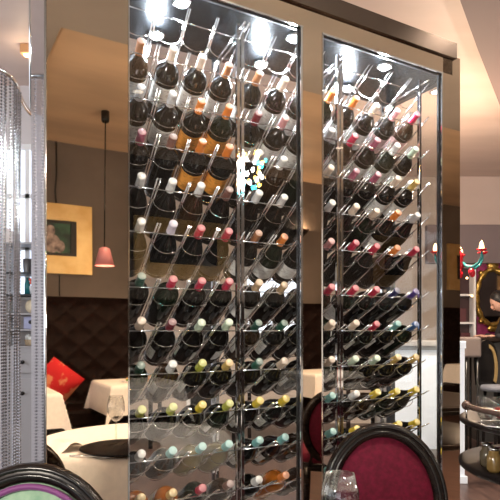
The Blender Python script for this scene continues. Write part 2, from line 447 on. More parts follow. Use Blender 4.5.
CAPC = {'copper':(0.42,0.17,0.07),'cream':(0.75,0.60,0.48),'pink':(0.75,0.35,0.36),'silver':(0.62,0.62,0.64),'orange':(0.80,0.24,0.04),
 'brown':(0.22,0.10,0.08),'white':(0.82,0.82,0.82),'red':(0.55,0.02,0.07),'dark red':(0.20,0.015,0.03),'mauve':(0.40,0.10,0.17),'gold':(0.72,0.50,0.16),
 'tan':(0.60,0.42,0.24),'dark green':(0.02,0.12,0.08),'teal':(0.22,0.55,0.55),'pale green':(0.62,0.76,0.60),'yellow':(0.82,0.62,0.04),'lime':(0.55,0.58,0.08),
 'purple':(0.10,0.05,0.32),'navy':(0.03,0.03,0.16),'blue':(0.05,0.15,0.42),'lilac':(0.62,0.58,0.74)}
cap_me = {}
for k, c in CAPC.items():
    m = mat(k.replace(' ','_')+'_foil', c, 0.32, 0.15, coat=0.2)
    cap_me[k] = MB().lathe([(0.0150,0.243),(0.0146,0.252),(0.0138,0.270),(0.0138,0.2820),(0.0144,0.2828),(0.0144,0.2908),(0.0134,0.2925),(0,0.2925)], 20, cap=False).mesh('capsule', m)
    mt = mat(k.replace(' ','_')+'_foil_top_glint', tuple(0.65*v+0.27 for v in c), 0.3, 0.1, coat=0.2)  # end disc painted paler, as if the foil top caught the light
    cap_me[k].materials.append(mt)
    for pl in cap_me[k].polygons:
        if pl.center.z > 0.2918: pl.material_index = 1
LABC = {'white':(0.90,0.89,0.87),'cream':(0.74,0.68,0.54),'orange':(0.85,0.36,0.06),'black':(0.03,0.03,0.035),'pink':(0.70,0.45,0.45)}
lab_me = {}
for k, c in LABC.items():
    m = label_mat(k+'_wine_label', c)
    for s, r_, z0, z1 in (('bord',0.0434,0.075,0.160),('burg',0.0459,0.055,0.132)):
        lab_me[k,s] = MB().lathe([(r_,z0),(r_,z1)], 26, a0=math.radians(-235), a1=math.radians(55), cap=False).mesh('label', m)
# capsules, row by row from the top; 12 columns counted from the bronze panel
CAPS = [
 ['copper','cream','cream','copper','copper','cream','red','orange','orange','cream','pink','red'],
 ['silver','silver','orange','orange','dark red','pink','mauve','silver','red','mauve','white','pale green'],
 ['mauve','brown','orange','orange','white','white','white','cream','mauve','mauve','cream','gold'],
 ['white','white','white','brown','white','white','white','silver','cream','cream','orange','silver'],
 ['white','lilac','red','red','copper','orange','pink','pink','red','red','orange','red'],
 ['dark green','red','red','red','tan','tan','red','red','red','red','navy','purple'],
 ['cream','dark red','pale green','pale green','dark green','dark green','white','cream','cream','red','teal','blue'],
 ['dark green','white','lime','gold','dark green','cream','cream','cream','pale green','pale green','gold','gold'],
 ['lime','lime','yellow','lime','yellow','yellow','yellow','teal','white','yellow','yellow','yellow'],
 ['white','teal','teal','teal','teal','teal','teal','teal','yellow','yellow','yellow','yellow'],
 ['gold','gold','red','brown','white','orange','white','teal','yellow','yellow','yellow','yellow']]
LABS = ['wwwwwwwwwwpp', 'wwoowwwpwwww', 'k.oo......ww', '..........w.', 'k..kwww.....', '....w...w...', 'wwwwwwwwwwww', 'www.wwwww...', '..wwwwwwwww.', 'w.w.wwwwwwww', 'cc.wwcwwwwww']
LK = {'w':'white','o':'orange','p':'pink','k':'black','c':'cream'}
ORD = ['first','second','third','fourth']
ROWN = ['top','second','third','fourth','fifth','sixth','seventh','eighth','ninth','tenth','lowest']
RKN = ['rack beside bronze panel','middle rack','rack beside end pane']
YAW = math.atan(SH)
rotm = Matrix.Rotation(-YAW,3,'Z') @ Matrix(((1,0,0),(0,ST,-CT),(0,CT,ST)))     # columns: x, y(up), z(axis to neck)
base_rot = (Matrix.Rotation(AL,3,'Z') @ rotm)
BL = 0.2925
for r, rz in enumerate(ROWS):
    for c in range(12):
        rk, k = divmod(c, 4)
        g = 'dark'
        if (r*5+c*3) % 7 == 0: g = 'green'
        if (r*3+c) % 11 == 0: g = 'brown'
        if r == 10 and c in (5,): g = 'amber'
        if r == 10 and c in (0,1): g = 'amber'
        if r == 9 and c in (2,3): g = 'pale'
        s = 'burg' if r in (3,4,8,9) or (r == 6 and c < 4) else 'bord'
        o = bpy.data.objects.new('wine_bottle', body_me[g,s]); COL.objects.link(o)
        jit = random.uniform(-0.006,0.006); jx = random.uniform(-0.002,0.002)
        tipz = EYE + rz - jit*TT
        tip = Vector((COLS[rk][k]+jx, TIPD+jit, tipz))
        base = tip - Vector((-CT*math.sin(YAW),-CT*math.cos(YAW),ST))*BL
        spin = math.radians(random.uniform(-25,25)) + (0 if r < 6 else PI*0.9)
        o.matrix_world = T(L(*base)) @ (base_rot @ Matrix.Rotation(spin,3,'Z')).to_4x4()
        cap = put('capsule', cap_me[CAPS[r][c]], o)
        lk = LABS[r][c]
        if lk != '.': put('label', lab_me[LK[lk],s], o)
        gl = {'dark':'dark','green':'dark green','brown':'brown','amber':'amber','pale':'pale'}[g]
        look = f"{gl} wine bottle with {CAPS[r][c]} capsule"
        if lk != '.' and len(look.split()) < 8 and rk != 2: look += ''
        tag(o, f"{look}, {ROWN[r]} row, {ORD[k]} in {RKN[rk]}", 'bottle', 'wine bottles lying in the cabinet racks')

# ------------------------------------------------------------------ bead curtain, rail, hanger
RZ = EYE + 0.975
path_px = [(-95,2.02),(-60,1.98),(-30,2.0),(0,2.10),(14,2.19),(19.5,2.34)]
rail_px = path_px + [(25,2.45),(32,2.54),(40,2.60),(52,2.66)]
def cat(pts, n):
    out = []
    P = [Vector((at(p,0,Y).x, Y, 0)) for p, Y in pts]
    for i in range(len(P)-1):
        p0 = P[max(i-1,0)]; p1 = P[i]; p2 = P[i+1]; p3 = P[min(i+2,len(P)-1)]
        for k in range(n):
            t = k/n
            out.append(0.5*((2*p1)+(p2-p0)*t+(2*p0-5*p1+4*p2-p3)*t*t+(3*p1-p0-3*p2+p3)*t**3))
    out.append(P[-1]); return out
rl = cat(rail_px, 10)
rail = thing('curtain_rail', 'curved chrome curtain rail carrying the silver bead strands', 'rail', (rl[40].x, rl[40].y, RZ))
o_ = Vector((rl[40].x, rl[40].y, 0))
MB().tube([p-o_ for p in rl], 0.011, 10).build('rail_tube', M['chrome'], rail)
hp = at(31,0,2.525); hx = Vector((hp.x, 2.525, 0)) - o_
hr = MB().tube([hx+Vector((0,0,0.0)), hx+Vector((-0.012,0,CEIL-RZ-0.05))], 0.006, 8).build('hanger_rod', M['chrome'], rail)
MB().lathe([(0.006,-0.06),(0.03,-0.02),(0.03,0)], 16, T(hx+Vector((-0.012,0,CEIL-RZ-0.001)))).build('ceiling_cup', M['chrome'], rail)
# strands
cp = cat(path_px, 24)
acc = [0.0]
for i in range(1,len(cp)): acc.append(acc[-1] + (cp[i]-cp[i-1]).length)
bead = bmesh.new(); bmesh.ops.create_icosphere(bead, subdivisions=1, radius=0.0054)
bv = [v.co.copy() for v in bead.verts]; bead.verts.index_update(); bf = [[v.index for v in f.verts] for f in bead.faces]; bead.free()
V_, F_ = [], []
s = 0.0; idx = 0; si = 0
while s < acc[-1]:
    while acc[idx+1] < s: idx += 1
    t = (s-acc[idx])/(acc[idx+1]-acc[idx]); p = cp[idx].lerp(cp[idx+1], t)
    fold = 0.012*math.sin(si*1.15)
    dx, dy = fold*0.4, fold
    ph = random.uniform(0,6)
    z = RZ - 0.012
    while z > 0.16:
        sw = 0.003*math.sin(z*3+ph)
        cx, cy = p.x+dx+sw, p.y+dy
        n0 = len(V_)
        V_ += [(cx+v.x, cy+v.y, z+v.z) for v in bv]
        F_ += [[n0+i for i in f] for f in bf]
        z -= 0.0125
    s += 0.0160; si += 1
me = bpy.data.meshes.new('bead_curtain'); me.from_pydata(V_, [], F_); me.materials.append(mat('silver_bead', (0.46,0.45,0.47), 0.22, 1.0))
tag(put('bead_curtain', me), 'silver bead strand curtain hanging from the curved chrome rail', 'curtain', kind='stuff')

# ceiling spot, square
q = ceil_pt(27,46,CEIL)
sp = thing('ceiling_spotlight', 'small square glowing ceiling spotlight above the bead curtain', 'light', (q[0],q[1],CEIL))
MB().box((-0.035,-0.045,-0.07),(0.035,0.045,-0.001), bevel=0.006).build('housing', mat('amber_lit_housing',(0.55,0.30,0.14),0.4), sp)
MB().lathe([(0,-0.078),(0.022,-0.076),(0.024,-0.069),(0,-0.069)], 18, T((0.005,-0.01,0))).build('lens', mat('warm_lens',(1,0.8,0.6),0.3,emit=(1,0.78,0.5),estr=12), sp)
lamp('POINT','ceiling_spot_lamp',(q[0],q[1]-0.05,CEIL-0.16),1.5,(1,0.75,0.5),0.02)

# ------------------------------------------------------------------ shelving behind the curtain
SX0, SX1 = at(6,0,4.45).x, at(40,0,4.45).x
su = thing('shelving_unit', 'pale grey shelving unit with drawers glimpsed behind the bead curtain', 'shelf', ((SX0+SX1)/2,4.45,0))
w2 = (SX1-SX0)/2
grey = mat('pale_grey_paint',(0.36,0.34,0.35),0.5)
z_of = lambda y: at(0,y,4.45).z
def sbox(name, lo, hi, m, par=su, bev=0.0): return MB().box(lo,hi,bevel=bev).build(name,m,par)
ztop = z_of(228); zc = z_of(347)
sbox('upright',(-w2-0.02,0,0),(-w2,0.24,ztop),grey); sbox('upright',(w2,0,0),(w2+0.02,0.24,ztop),grey)
shelf_z = [z_of(242), z_of(272), z_of(294), z_of(313), z_of(329), z_of(346)]
for i, z in enumerate(shelf_z):
    sbox('shelf',(-w2,0,z-0.014),(w2,0.235,z),M['black_matt'] if i in (1,2) else grey)
sbox('cupboard',(-w2,0.01,0.05),(w2,0.235,shelf_z[-1]-0.016),grey)
for y0,y1 in ((350,373),(376,470)):
    dd = sbox('drawer',(-w2+0.01,-0.012,z_of(y1)),(w2-0.01,0.009,z_of(y0)-0.02),grey,bev=0.004)
    MB().ball((at(24,0,4.45).x-(SX0+SX1)/2,-0.03,z_of(393 if y0>370 else 362)),0.017,2).build('knob',M['black'],dd)
sx = lambda px: at(px,0,4.45).x
def on_shelf(i): return shelf_z[i]+0.0005
cup_prof=[(0,0),(0.03,0),(0.03,0.004),(0.036,0.05),(0.038,0.10),(0.036,0.10),(0.034,0.05),(0.026,0.008),(0,0.008)]
for px_, lb, m in ((22,'smoky grey tumbler on the glass shelf nearest the bead curtain',mat('smoky_glass',(0.10,0.09,0.09),0.1,coat=0.5)),(29,'smoky grey tumbler on the glass shelf nearest the cabinet',None)):
    if m: tm = MB().lathe([(r*0.85,z*1.15) for r,z in cup_prof],20).mesh('tumbler',m)
    tag(put('tumbler',tm,None,(sx(px_),4.55,on_shelf(1))),lb,'glass','tumblers on the shelf')
o = MB().lathe([(0,0),(0.022,0),(0.023,0.09),(0.010,0.115),(0.010,0.14),(0,0.14)],18).build('bottle',mat('teal_bottle',(0.02,0.16,0.18),0.15,coat=0.4),None,(sx(22.5),4.55,on_shelf(2)))
tag(o,'small teal bottle standing on the dark shelf behind the curtain','bottle')
pk = thing('flower_pot','red flowers in a white pot on the shelf behind the curtain','plant',(sx(28),4.56,on_shelf(2)))
MB().lathe([(0,0),(0.025,0),(0.035,0.07),(0.032,0.07),(0,0.05)],18).build('pot',M['white'],pk)
mb=MB()
for i in range(16):
    a=random.uniform(0,6.28); rr=random.uniform(0,0.035); mb.ball((rr*math.cos(a),rr*math.sin(a),0.085+random.uniform(0,0.05)),0.014,1)
mb.build('blossoms',mat('orange_red_petals',(0.75,0.10,0.05),0.6),pk)
o=MB().ball((0,0,0),0.05,3,(1.05,0.8,1.15)).build('cotton_sack',noise_col(mat('cream_cotton',(0.75,0.6,0.42),0.8),(0.65,0.5,0.34),(0.85,0.72,0.52),14,3,bump=0.4),None,(sx(27),4.55,on_shelf(3)+0.057))
tag(o,'cream knotted cotton sack on the middle shelf behind the curtain','sack')
o=MB().box((-0.045,-0.05,0),(0.045,0.05,0.10),bevel=0.006).build('gift_box',mat('lilac_card',(0.38,0.38,0.55),0.5),None,(sx(26.5),4.55,on_shelf(4)))
tag(o,'lilac box with a black dot on the shelf behind the curtain','box')
MB().lathe([(0,-0.001),(0.016,-0.001),(0.016,0.001),(0,0.001)],16,T((0.012,-0.051,0.055))@R(PI/2,'X')).build('dot',M['black_matt'],o)
bk=thing('wicker_basket','cream wicker basket of wadding on the lowest open shelf','basket',(sx(26.5),4.55,on_shelf(5)))
MB().lathe([(0,0),(0.045,0),(0.055,0.05),(0.05,0.05),(0.04,0.01),(0,0.01)],20).build('basket_body',noise_col(mat('wicker',(0.45,0.32,0.2),0.8),(0.35,0.24,0.14),(0.55,0.42,0.28),60,2,bump=0.5),bk)
mb=MB()
for i in range(12):
    a=i*0.52; mb.ball((0.03*math.cos(a),0.03*math.sin(a),0.055+0.012*(i%3)),0.02,1)
mb.build('wadding',M['cloth'],bk)

# ------------------------------------------------------------------ chairs with oval backs
def chair(name, label, group, loc, rz, fabric, back_fabric, piping, zs=1.0, wide=1.0):
    t = thing(name, label, 'chair', loc, rz, group)
    A_, B_ = 0.178*wide, 0.225*(1+(wide-1)*0.5); zc_ = 0.70
    tilt = R(math.radians(-9),'X')
    Mx = T((0,0.20,zc_*zs)) @ tilt          # front of the chair is -y
    ring=[(A_*math.cos(2*PI*i/48),0,B_*math.sin(2*PI*i/48)) for i in range(48)]
    fr=MB(); fr.tube(ring,0.025,12,closed=True,M=Mx)
    o=fr.build('back_frame',M['dark_wood'],t)
    m2=MB()
    for off,rr in ((0.012,0.0065),(-0.006,0.006)):
        m2.tube([(p[0]*(1+off/A_),-0.0225,p[2]*(1+off/B_)) for p in ring],rr,6,closed=True,M=Mx)
    m2.build('moulding',M['black'],o)
    def cush(side,h,sc_):
        def fn(u,v):
            a=2*PI*u; r=v
            return (sc_*A_*r*math.cos(a), side*(0.004+h*(1-r**3.2)), sc_*B_*r*math.sin(a))
        return fn
    MB().grid(cush(-1,0.030,0.90),48,12,M=Mx,closed_u=True).build('backrest',fabric,t)
    MB().grid(cush(1,0.022,0.90),48,12,M=Mx,closed_u=True).build('back_cover',back_fabric,t)
    if piping: MB().tube([(p[0]*0.855,-0.018,p[2]*0.865) for p in ring],0.0085,8,closed=True,M=Mx).build('piping',piping,t)
    # seat
    def outline(k,n=40):
        a=2*PI*k/n; e=0.55
        cx=math.copysign(abs(math.cos(a))**e,math.cos(a)); cy=math.copysign(abs(math.sin(a))**e,math.sin(a))
        return cx*0.235, cy*0.225-0.035
    def seat(u,v):
        x,y=outline(u*40); r=math.sin(min(v,1)*PI/2)
        if v<0.75:
            q=v/0.75; return (x*q,(y+0.035)*q-0.035,0.485+0.03*(1-q**3))
        q=(v-0.75)/0.25; return (x*(1+0.02*math.sin(q*PI)),(y+0.035)*(1+0.02*math.sin(q*PI))-0.035,0.485-0.05*q)
    MB().grid(seat,40,16,closed_u=True).build('seat',fabric,t)
    sf=MB()
    sf.grid(lambda u,v:(outline(u*40)[0]*(1.0,1.02,1.02,0.5)[int(round(v*3))],(outline(u*40)[1]+0.035)*(1.0,1.02,1.02,0.5)[int(round(v*3))]-0.035,(0.434,0.43,0.385,0.385)[int(round(v*3))]),40,3,smooth=False,closed_u=True)
    sf.build('seat_rail',M['dark_wood'],t)
    for sx_ in (-1,1):
        MB().tube([(sx_*0.185,-0.205,0.40),(sx_*0.185,-0.205,0.34),(sx_*0.187,-0.208,0.30),(sx_*0.19,-0.212,0.0)],[0.026,0.026,0.020,0.012],12).build('leg',M['dark_wood'],t)
        MB().tube([(sx_*0.17,0.15,0.40),(sx_*0.172,0.17,0.25),(sx_*0.18,0.215,0.0)],[0.024,0.021,0.013],12).build('leg',M['dark_wood'],t)
        MB().tube([(sx_*0.15,0.165,0.41),(sx_*0.135,0.172,0.48),(sx_*0.12,0.18,0.54*zs)],[0.018,0.016,0.018],10).build('back_post',M['dark_wood'],t)
    return t
cx_, cy_ = (376-250)/F*1.80, 1.80
chair('dining_chair','black framed chair with burgundy oval back against the glass cabinet','oval back dining chairs',(cx_+0.02,cy_-0.20,0),math.radians(-2),M['burgundy'],M['burgundy'],None)
chair('dining_chair','black framed chair with green oval back and purple piping','oval back dining chairs',(-0.535,1.37-0.19,0),math.radians(4),M['green'],M['black_matt'],M['purple'],0.925,1.18)

chair('dining_chair','black framed chair with burgundy oval back standing beyond the serving trolley','oval back dining chairs',(1.70,1.60,0),math.radians(69),M['burgundy'],M['burgundy'],None,0.93)
# ------------------------------------------------------------------ the near table (mostly seen mirrored in the bronze)
TX, TY, TR = 0.30, 1.17, 0.44
tb = thing('dining_table','round dining table under the white cloth with the black charger','table',(TX,TY,0))
MB().lathe([(0,0.72),(TR-0.01,0.72),(TR-0.005,0.74),(TR-0.01,0.7455),(0,0.7455)],48).build('tabletop',M['dark_wood'],tb)
MB().lathe([(0,0),(0.22,0),(0.22,0.02),(0.05,0.05),(0.035,0.1),(0.035,0.72),(0,0.72)],24).build('pedestal',M['black'],tb)
def rcloth(u,v):
    a=2*PI*u
    if v<0.5: r=TR*v/0.5; return (r*math.cos(a),r*math.sin(a),0.7475)
    q=(v-0.5)/0.5; rip=0.5*math.sin(9*a)+0.3*math.sin(14*a+1)
    r=TR+0.006*min(q*8,1)+0.028*q*rip+0.03*q
    return (r*math.cos(a),r*math.sin(a),0.7475-0.30*q-0.0025*min(q*6,1))
cl=MB().grid(rcloth,120,24,closed_u=True).build('tablecloth',M['cloth'],None,(TX,TY,0))
tag(cl,'white cloth draped over the round table nearest the cabinet','tablecloth')
CHX, CHY = 0.055, 1.284
ch=MB().lathe([(0,0.004),(0.06,0.003),(0.10,0.004),(0.155,0.016),(0.165,0.019),(0.166,0.022),(0.154,0.021),(0.10,0.010),(0,0.009)],48).build('charger_plate',M['charger'],None,(0.04,1.315,0.7485))
tag(ch,'glossy black charger plate lying on the white round tablecloth','plate')
fk=MB()
fk.tube([(0,0,0.003),(0,0.10,0.006),(0,0.14,0.004)],[0.004,0.003,0.005],8)
for k in range(4): fk.tube([(-0.009+0.006*k,0.14,0.004),(-0.009+0.006*k,0.19,0.007)],0.0016,6)
fo=fk.build('fork',M['chrome'],None,(-0.13,1.20,0.7495)); fo.rotation_euler=(0,0,math.radians(-20)); tag(fo,'silver fork beside the black charger plate','fork')
def wine_glass(loc,label,group,s=1.0):
    t=thing('wine_glass',label,'glass',loc,0,group)
    MB().lathe([(0.0,0.0),(0.034,0.0),(0.0345,0.002),(0.012,0.006),(0.004,0.012),(0.0035,0.085),(0.006,0.092)],28,cap=False).build('stem',M['glass_clear'],t)
    MB().lathe([(0.0,0.090),(0.012,0.094),(0.030,0.112),(0.0395,0.140),(0.0385,0.170),(0.030,0.207),(0.0290,0.207),(0.0375,0.170),(0.0385,0.140),(0.029,0.113),(0.011,0.096),(0,0.0925)],32,cap=False).build('bowl',M['glass_clear'],t)
    t.scale=(s,s,s)
    return t
wine_glass((0.185,1.150,0.7485),'clear empty wine glass in front of the burgundy chair','wine glasses')
nk=MB().grid(lambda u,v:((u-0.5)*0.16,(v-0.5)*0.2,0.755+0.018*math.sin(u*7)*math.sin(v*5)+0.02*(1-abs(u-0.5)*2)),16,16).build('napkin',M['cloth'],None,(-0.02,1.05,0)); nk.rotation_euler=(0,0,0.5)
tag(nk,'folded white napkin lying on the round tablecloth by the charger','napkin')

# ------------------------------------------------------------------ rear of the room, seen in the bronze mirrors
# banquette
bq=thing('banquette','long dark brown buttoned banquette with a high back along the wall','bench',L(0,0,0),AL)
BX0,BX1,ZB=-1.6,7.3,1.60
def bqb(u,v):
    x=BX0+(BX1-BX0)*u; z=0.42+(ZB-0.42)*v
    p=(x/0.15); q=((z-0.42)/0.13)
    d1=abs(math.sin(PI*(p+q)/2)); d2=abs(math.sin(PI*(p-q)/2))
    tuft=min(d1,d2)**0.5
    e=min(1,min(v,1-v)*14)
    return (x,-4.42+0.03*(1-tuft)*e-0.0*(1-e)+0.06*(1-e)+0.0,z)
g=MB().grid(bqb,440,60); g.box((BX0,-4.585,0.0),(BX1,-4.44,ZB+0.005)); g.build('backrest',M['banquette'],bq)
MB().box((BX0,-4.42,0.30),(BX1,-3.86,0.47),bevel=0.03).build('seat',M['banquette'],bq)
MB().box((BX0,-4.44,0.0),(BX1,-3.92,0.295)).build('base',M['black_matt'],bq)
# square tables with hanging cloths
def sq_cloth(h):
    a,tot=0.35,0.62
    def fn(u,v):
        x=(u*2-1)*tot; y=(v*2-1)*tot
        ox=max(abs(x)-a,0); oy=max(abs(y)-a,0)
        cx=math.copysign(min(abs(x),a)+0.10*ox+(0.22*min(ox,oy)),x); cy=math.copysign(min(abs(y),a)+0.10*oy+(0.22*min(ox,oy)),y)
        drop=max(ox,oy)+0.45*min(ox,oy)
        return (cx,cy,h-drop+ (0.0 if drop==0 else 0.0))
    return fn
tabs=[(-0.40,-3.22,'square table under a white cloth with the flower vase'),(0.80,-3.60,'square table under a white cloth below the pink pendant lamp'),(3.15,-3.72,'square table under a white cloth beside the middle of the banquette'),(6.05,-3.72,'square table under a white cloth at the far end of the banquette')]
clo=['white cloth with hanging corners under the red flower vase','white cloth with hanging corners below the pink pendant lamp','white cloth with hanging corners at the middle banquette table','white cloth with hanging corners near the far banquette end']
cme=MB().grid(sq_cloth(0.7515),48,48).mesh('tablecloth',M['cloth'])
for (x,y,lb),lc in zip(tabs,clo):
    t=thing('restaurant_table',lb,'table',L(x,y,0),AL,'tables along the banquette')
    MB().box((-0.34,-0.34,0.715),(0.34,0.34,0.745)).build('tabletop',M['dark_wood'],t)
    MB().tube([(0,0,0.03),(0,0,0.715)],0.035,16).build('pedestal',M['black_matt'],t)
    MB().lathe([(0,0),(0.24,0),(0.23,0.02),(0.04,0.04),(0,0.04)],28).build('base',M['black_matt'],t)
    c=put('tablecloth',cme,None,L(x,y,0)); c.rotation_euler=(0,0,AL); tag(c,lc,'tablecloth','cloths along the banquette')
# vase of red flowers on the first table
vs=thing('flower_vase','white vase of red flowers with green leaves on the banquette table','vase',L(-0.22,-3.30,0.7525),0.3)
MB().lathe([(0,0),(0.03,0),(0.04,0.05),(0.022,0.10),(0.026,0.12),(0.02,0.12),(0,0.06)],20).build('vase_body',M['white'],vs)
rp=noise_col(mat('red_petals',(0.6,0.02,0.03),0.6),(0.55,0.01,0.02),(0.75,0.06,0.06),30,2)
random.seed(3)
fm=MB()
for i in range(26):
    a=random.uniform(0,6.28); rr=random.uniform(0.0,0.12); z=0.16+random.uniform(0,0.14)
    fm.ball((rr*math.cos(a),rr*math.sin(a),z),random.uniform(0.02,0.034),1,(1,1,0.75))
fm.build('blossoms',rp,vs)
lm=MB()
for i in range(9):
    a=i*0.7; lm.ball((0.09*math.cos(a),0.09*math.sin(a),0.13+0.03*(i%3)),0.03,1,(1,0.5,0.25),M=None)
lm.build('leaves',mat('leaf_green',(0.05,0.22,0.03),0.5),vs)
cu=MB().grid(lambda u,v:(0.19*(u*2-1),0.0-0.06*(1-abs(u*2-1)**3)*(1-abs(v*2-1)**3),0.19*(v*2-1)),20,20)
cu.grid(lambda u,v:(0.19*(u*2-1),0.0+0.06*(1-abs(u*2-1)**3)*(1-abs(v*2-1)**3),0.19*(v*2-1)),20,20)
fab=noise_col(mat('red_floral_fabric',(0.6,0.03,0.03),0.8),(0.62,0.015,0.02),(0.75,0.28,0.14),9,3,lo=0.52,hi=0.6)
co=cu.build('cushion',fab,None,L(0.16,-4.16,0.47+0.25)); co.rotation_euler=(math.radians(-14),math.radians(38),AL)
tag(co,'red floral cushion tilted against the dark buttoned banquette','cushion')
nb=thing('side_plate','small plate with bread and green garnish on the pendant lit table','plate',L(0.70,-3.55,0.7525),0)
MB().lathe([(0,0.002),(0.05,0.002),(0.08,0.012),(0.078,0.014),(0.05,0.006),(0,0.006)],24).build('plate',M['white'],nb)
MB().ball((0.01,0,0.025),0.03,2,(1.2,0.8,0.6)).build('bread_roll',mat('bread',(0.6,0.38,0.16),0.7),nb)
MB().ball((-0.03,0.02,0.02),0.018,1,(1,1,0.7)).build('garnish',mat('garnish_green',(0.12,0.28,0.06),0.6),nb)
# pendant
PZ=EYE+0.60
pd=thing('pendant_lamp','pink cone pendant lamp on a long black cord','lamp',L(0.47,-3.52,CEIL-0.012),0)
h=CEIL-0.012
MB().lathe([(0,-0.10),(0.03,-0.10),(0.038,-0.08),(0.038,-0.001),(0,-0.001)],20).build('ceiling_cup',M['black'],pd)
MB().tube([(0,0,-0.10),(0,0,PZ+0.17-h)],0.006,8).build('cord',M['black'],pd)
pink=mat('dusty_pink_enamel',(0.50,0.20,0.22),0.45)
MB().lathe([(0.0,0.175),(0.018,0.175),(0.05,0.16),(0.060,0.12),(0.092,0.0),(0.089,0.0),(0.056,0.12),(0.0,0.155)],28,T((0,0,PZ-h)),cap=False).build('lamp_shade',pink,pd)
MB().ball((0,0,PZ+0.075-h),0.026,2).build('bulb',mat('warm_bulb',(1,0.9,0.7),0.3,emit=(1,0.78,0.5),estr=3),pd)
lamp('POINT','pendant_light',L(0.47,-3.52,PZ+0.03),16,(1,0.80,0.58),0.02)
# picture
pf=thing('framed_picture','wide gold framed portrait on dark green hanging above the banquette','picture',L(0,0,0),AL)
fx0,fx1,fz0,fz1=-0.21,0.615,1.86,2.61; ix0,ix1,iz0,iz1=-0.03,0.44,2.05,2.43
f=MB()
for lo,hi in (((fx0,fz0),(fx1,iz0)),((fx0,iz1),(fx1,fz1)),((fx0,iz0),(ix0,iz1)),((ix1,iz0),(fx1,iz1))):
    f.box((lo[0],-4.598,lo[1]),(hi[0],-4.55,hi[1]))
f.build('frame',M['gold'],pf)
bl=MB()
for lo,hi in (((ix0,iz0),(ix1,iz0+0.03)),((ix0,iz1-0.03),(ix1,iz1)),((ix0,iz0+0.03),(ix0+0.03,iz1-0.03)),((ix1-0.06,iz0+0.03),(ix1,iz1-0.03))):
    bl.box((lo[0],-4.58,lo[1]),(hi[0],-4.56,hi[1]))
bl.build('inner_border',M['black_matt'],pf)
cv=MB().box((ix0+0.03,-4.59,iz0+0.03),(ix1-0.06,-4.575,iz1-0.03)).build('canvas',noise_col(mat('green_backdrop',(0.02,0.08,0.05),0.5),(0.01,0.03,0.025),(0.03,0.13,0.07),6,2),pf)
gm=noise_col(mat('painted_grey_pink',(0.3,0.25,0.24),0.6),(0.10,0.08,0.08),(0.50,0.40,0.36),14,3)
g=MB(); Mp=T((0.17,-4.573,iz0+0.03))
def disc(cx,cz,rx,rz,y): 
    pts=[(cx+rx*math.cos(2*PI*i/24),cz+rz*math.sin(2*PI*i/24)) for i in range(24)]
    g.prism(pts,y,y+0.002,M=Mp)
disc(0.0,0.235,0.048,0.06,0.0); disc(0.02,0.10,0.085,0.10,-0.001); disc(0.10,0.07,0.05,0.065,-0.0022); disc(-0.07,0.06,0.03,0.055,-0.002)
g.build('painted_figure',gm,cv)
def rear_pic(x0,x1,z0,z1,b,label):
    t=thing('framed_picture',label,'picture',L(0,0,0),AL)
    f=MB()
    for lo,hi in (((x0,z0),(x1,z0+b)),((x0,z1-b),(x1,z1)),((x0,z0+b),(x0+b,z1-b)),((x1-b,z0+b),(x1,z1-b))): f.box((lo[0],-4.598,lo[1]),(hi[0],-4.55,hi[1]))
    f.build('frame',M['gold'],t)
    MB().box((x0+b,-4.59,z0+b),(x1-b,-4.57,z1-b)).build('canvas',M['black_matt'],t)
rear_pic(1.10,2.35,1.86,2.58,0.18,'wide gold framed dark picture over the banquette beyond the pendant lamp')
rear_pic(4.78,5.55,1.90,2.66,0.18,'gold framed dark picture over the banquette, second from the far corner')
rear_pic(6.36,7.12,1.90,2.66,0.18,'gold framed dark picture over the banquette nearest the far corner')
# unseen uplighter added to throw a glow on the rear wall and ceiling
us=thing('added_sconce','added bronze half bowl wall uplighter above the banquette','lamp',L(3.45,-4.6,2.62),AL)
MB().lathe([(0,-0.09),(0.05,-0.08),(0.10,-0.03),(0.12,0.0),(0.115,0.0),(0.09,-0.03),(0,-0.075)],24,a0=0,a1=PI,M=T((0,0.001,0)),cap=False).build('bowl',M['bronze_dark'],us)
MB().box((-0.04,0.001,-0.10),(0.04,0.012,0.02)).build('wall_plate',M['bronze_dark'],us)
lamp('POINT','added_sconce_light',L(3.45,-4.54,2.605),9,(1,0.80,0.58),0.015)
# power cable hanging on the wall behind the picture
cb=MB().tube([(0.23,-4.594,CEIL-0.012),(0.235,-4.594,2.95),(0.22,-4.594,2.75),(0.23,-4.594,2.62)],0.008,6)
cb.tube([(0.27,-4.594,1.855),(0.272,-4.594,1.62)],0.006,6)
c=cb.build('picture_cable',M['black_matt'],None,L(0,0,0)); c.rotation_euler=(0,0,AL); tag(c,'thin dark cable running down the wall behind the gold picture','cable')
# crystal lamp mirrored in the glass door
cr=thing('crystal_lamp','small sparkling crystal ball lamp mirrored in the glass door','lamp',L(1.078,-1.84,CEIL-0.05),0)
cz=2.42-(CEIL-0.05)
MB().tube([(0,0,-0.002),(0,0,cz+0.10)],0.004,8).build('cord',M['chrome'],cr)
random.seed(5)
for nm,col,st in (('crystal',(1,0.97,0.9),110),('amber_crystal',(1,0.55,0.12),40),('teal_crystal',(0.05,0.7,0.75),30)):
    c=MB()
    n=16 if nm=='crystal' else 10
    for i in range(n):
        a=random.uniform(0,2*PI); b_=random.uniform(-1,1); q=math.sqrt(1-b_*b_); r_=0.10 if nm=='crystal' else 0.125
        c.ball((r_*q*math.cos(a),r_*q*math.sin(a),cz+r_*b_),0.013,1,(1,1,1.5),smooth=False)
    c.build(nm,mat(nm,col,0.05,emit=col,estr=st*1.8),cr)
MB().ball((0,0,cz),0.085,3).build('globe',M['glass_clear'],cr)

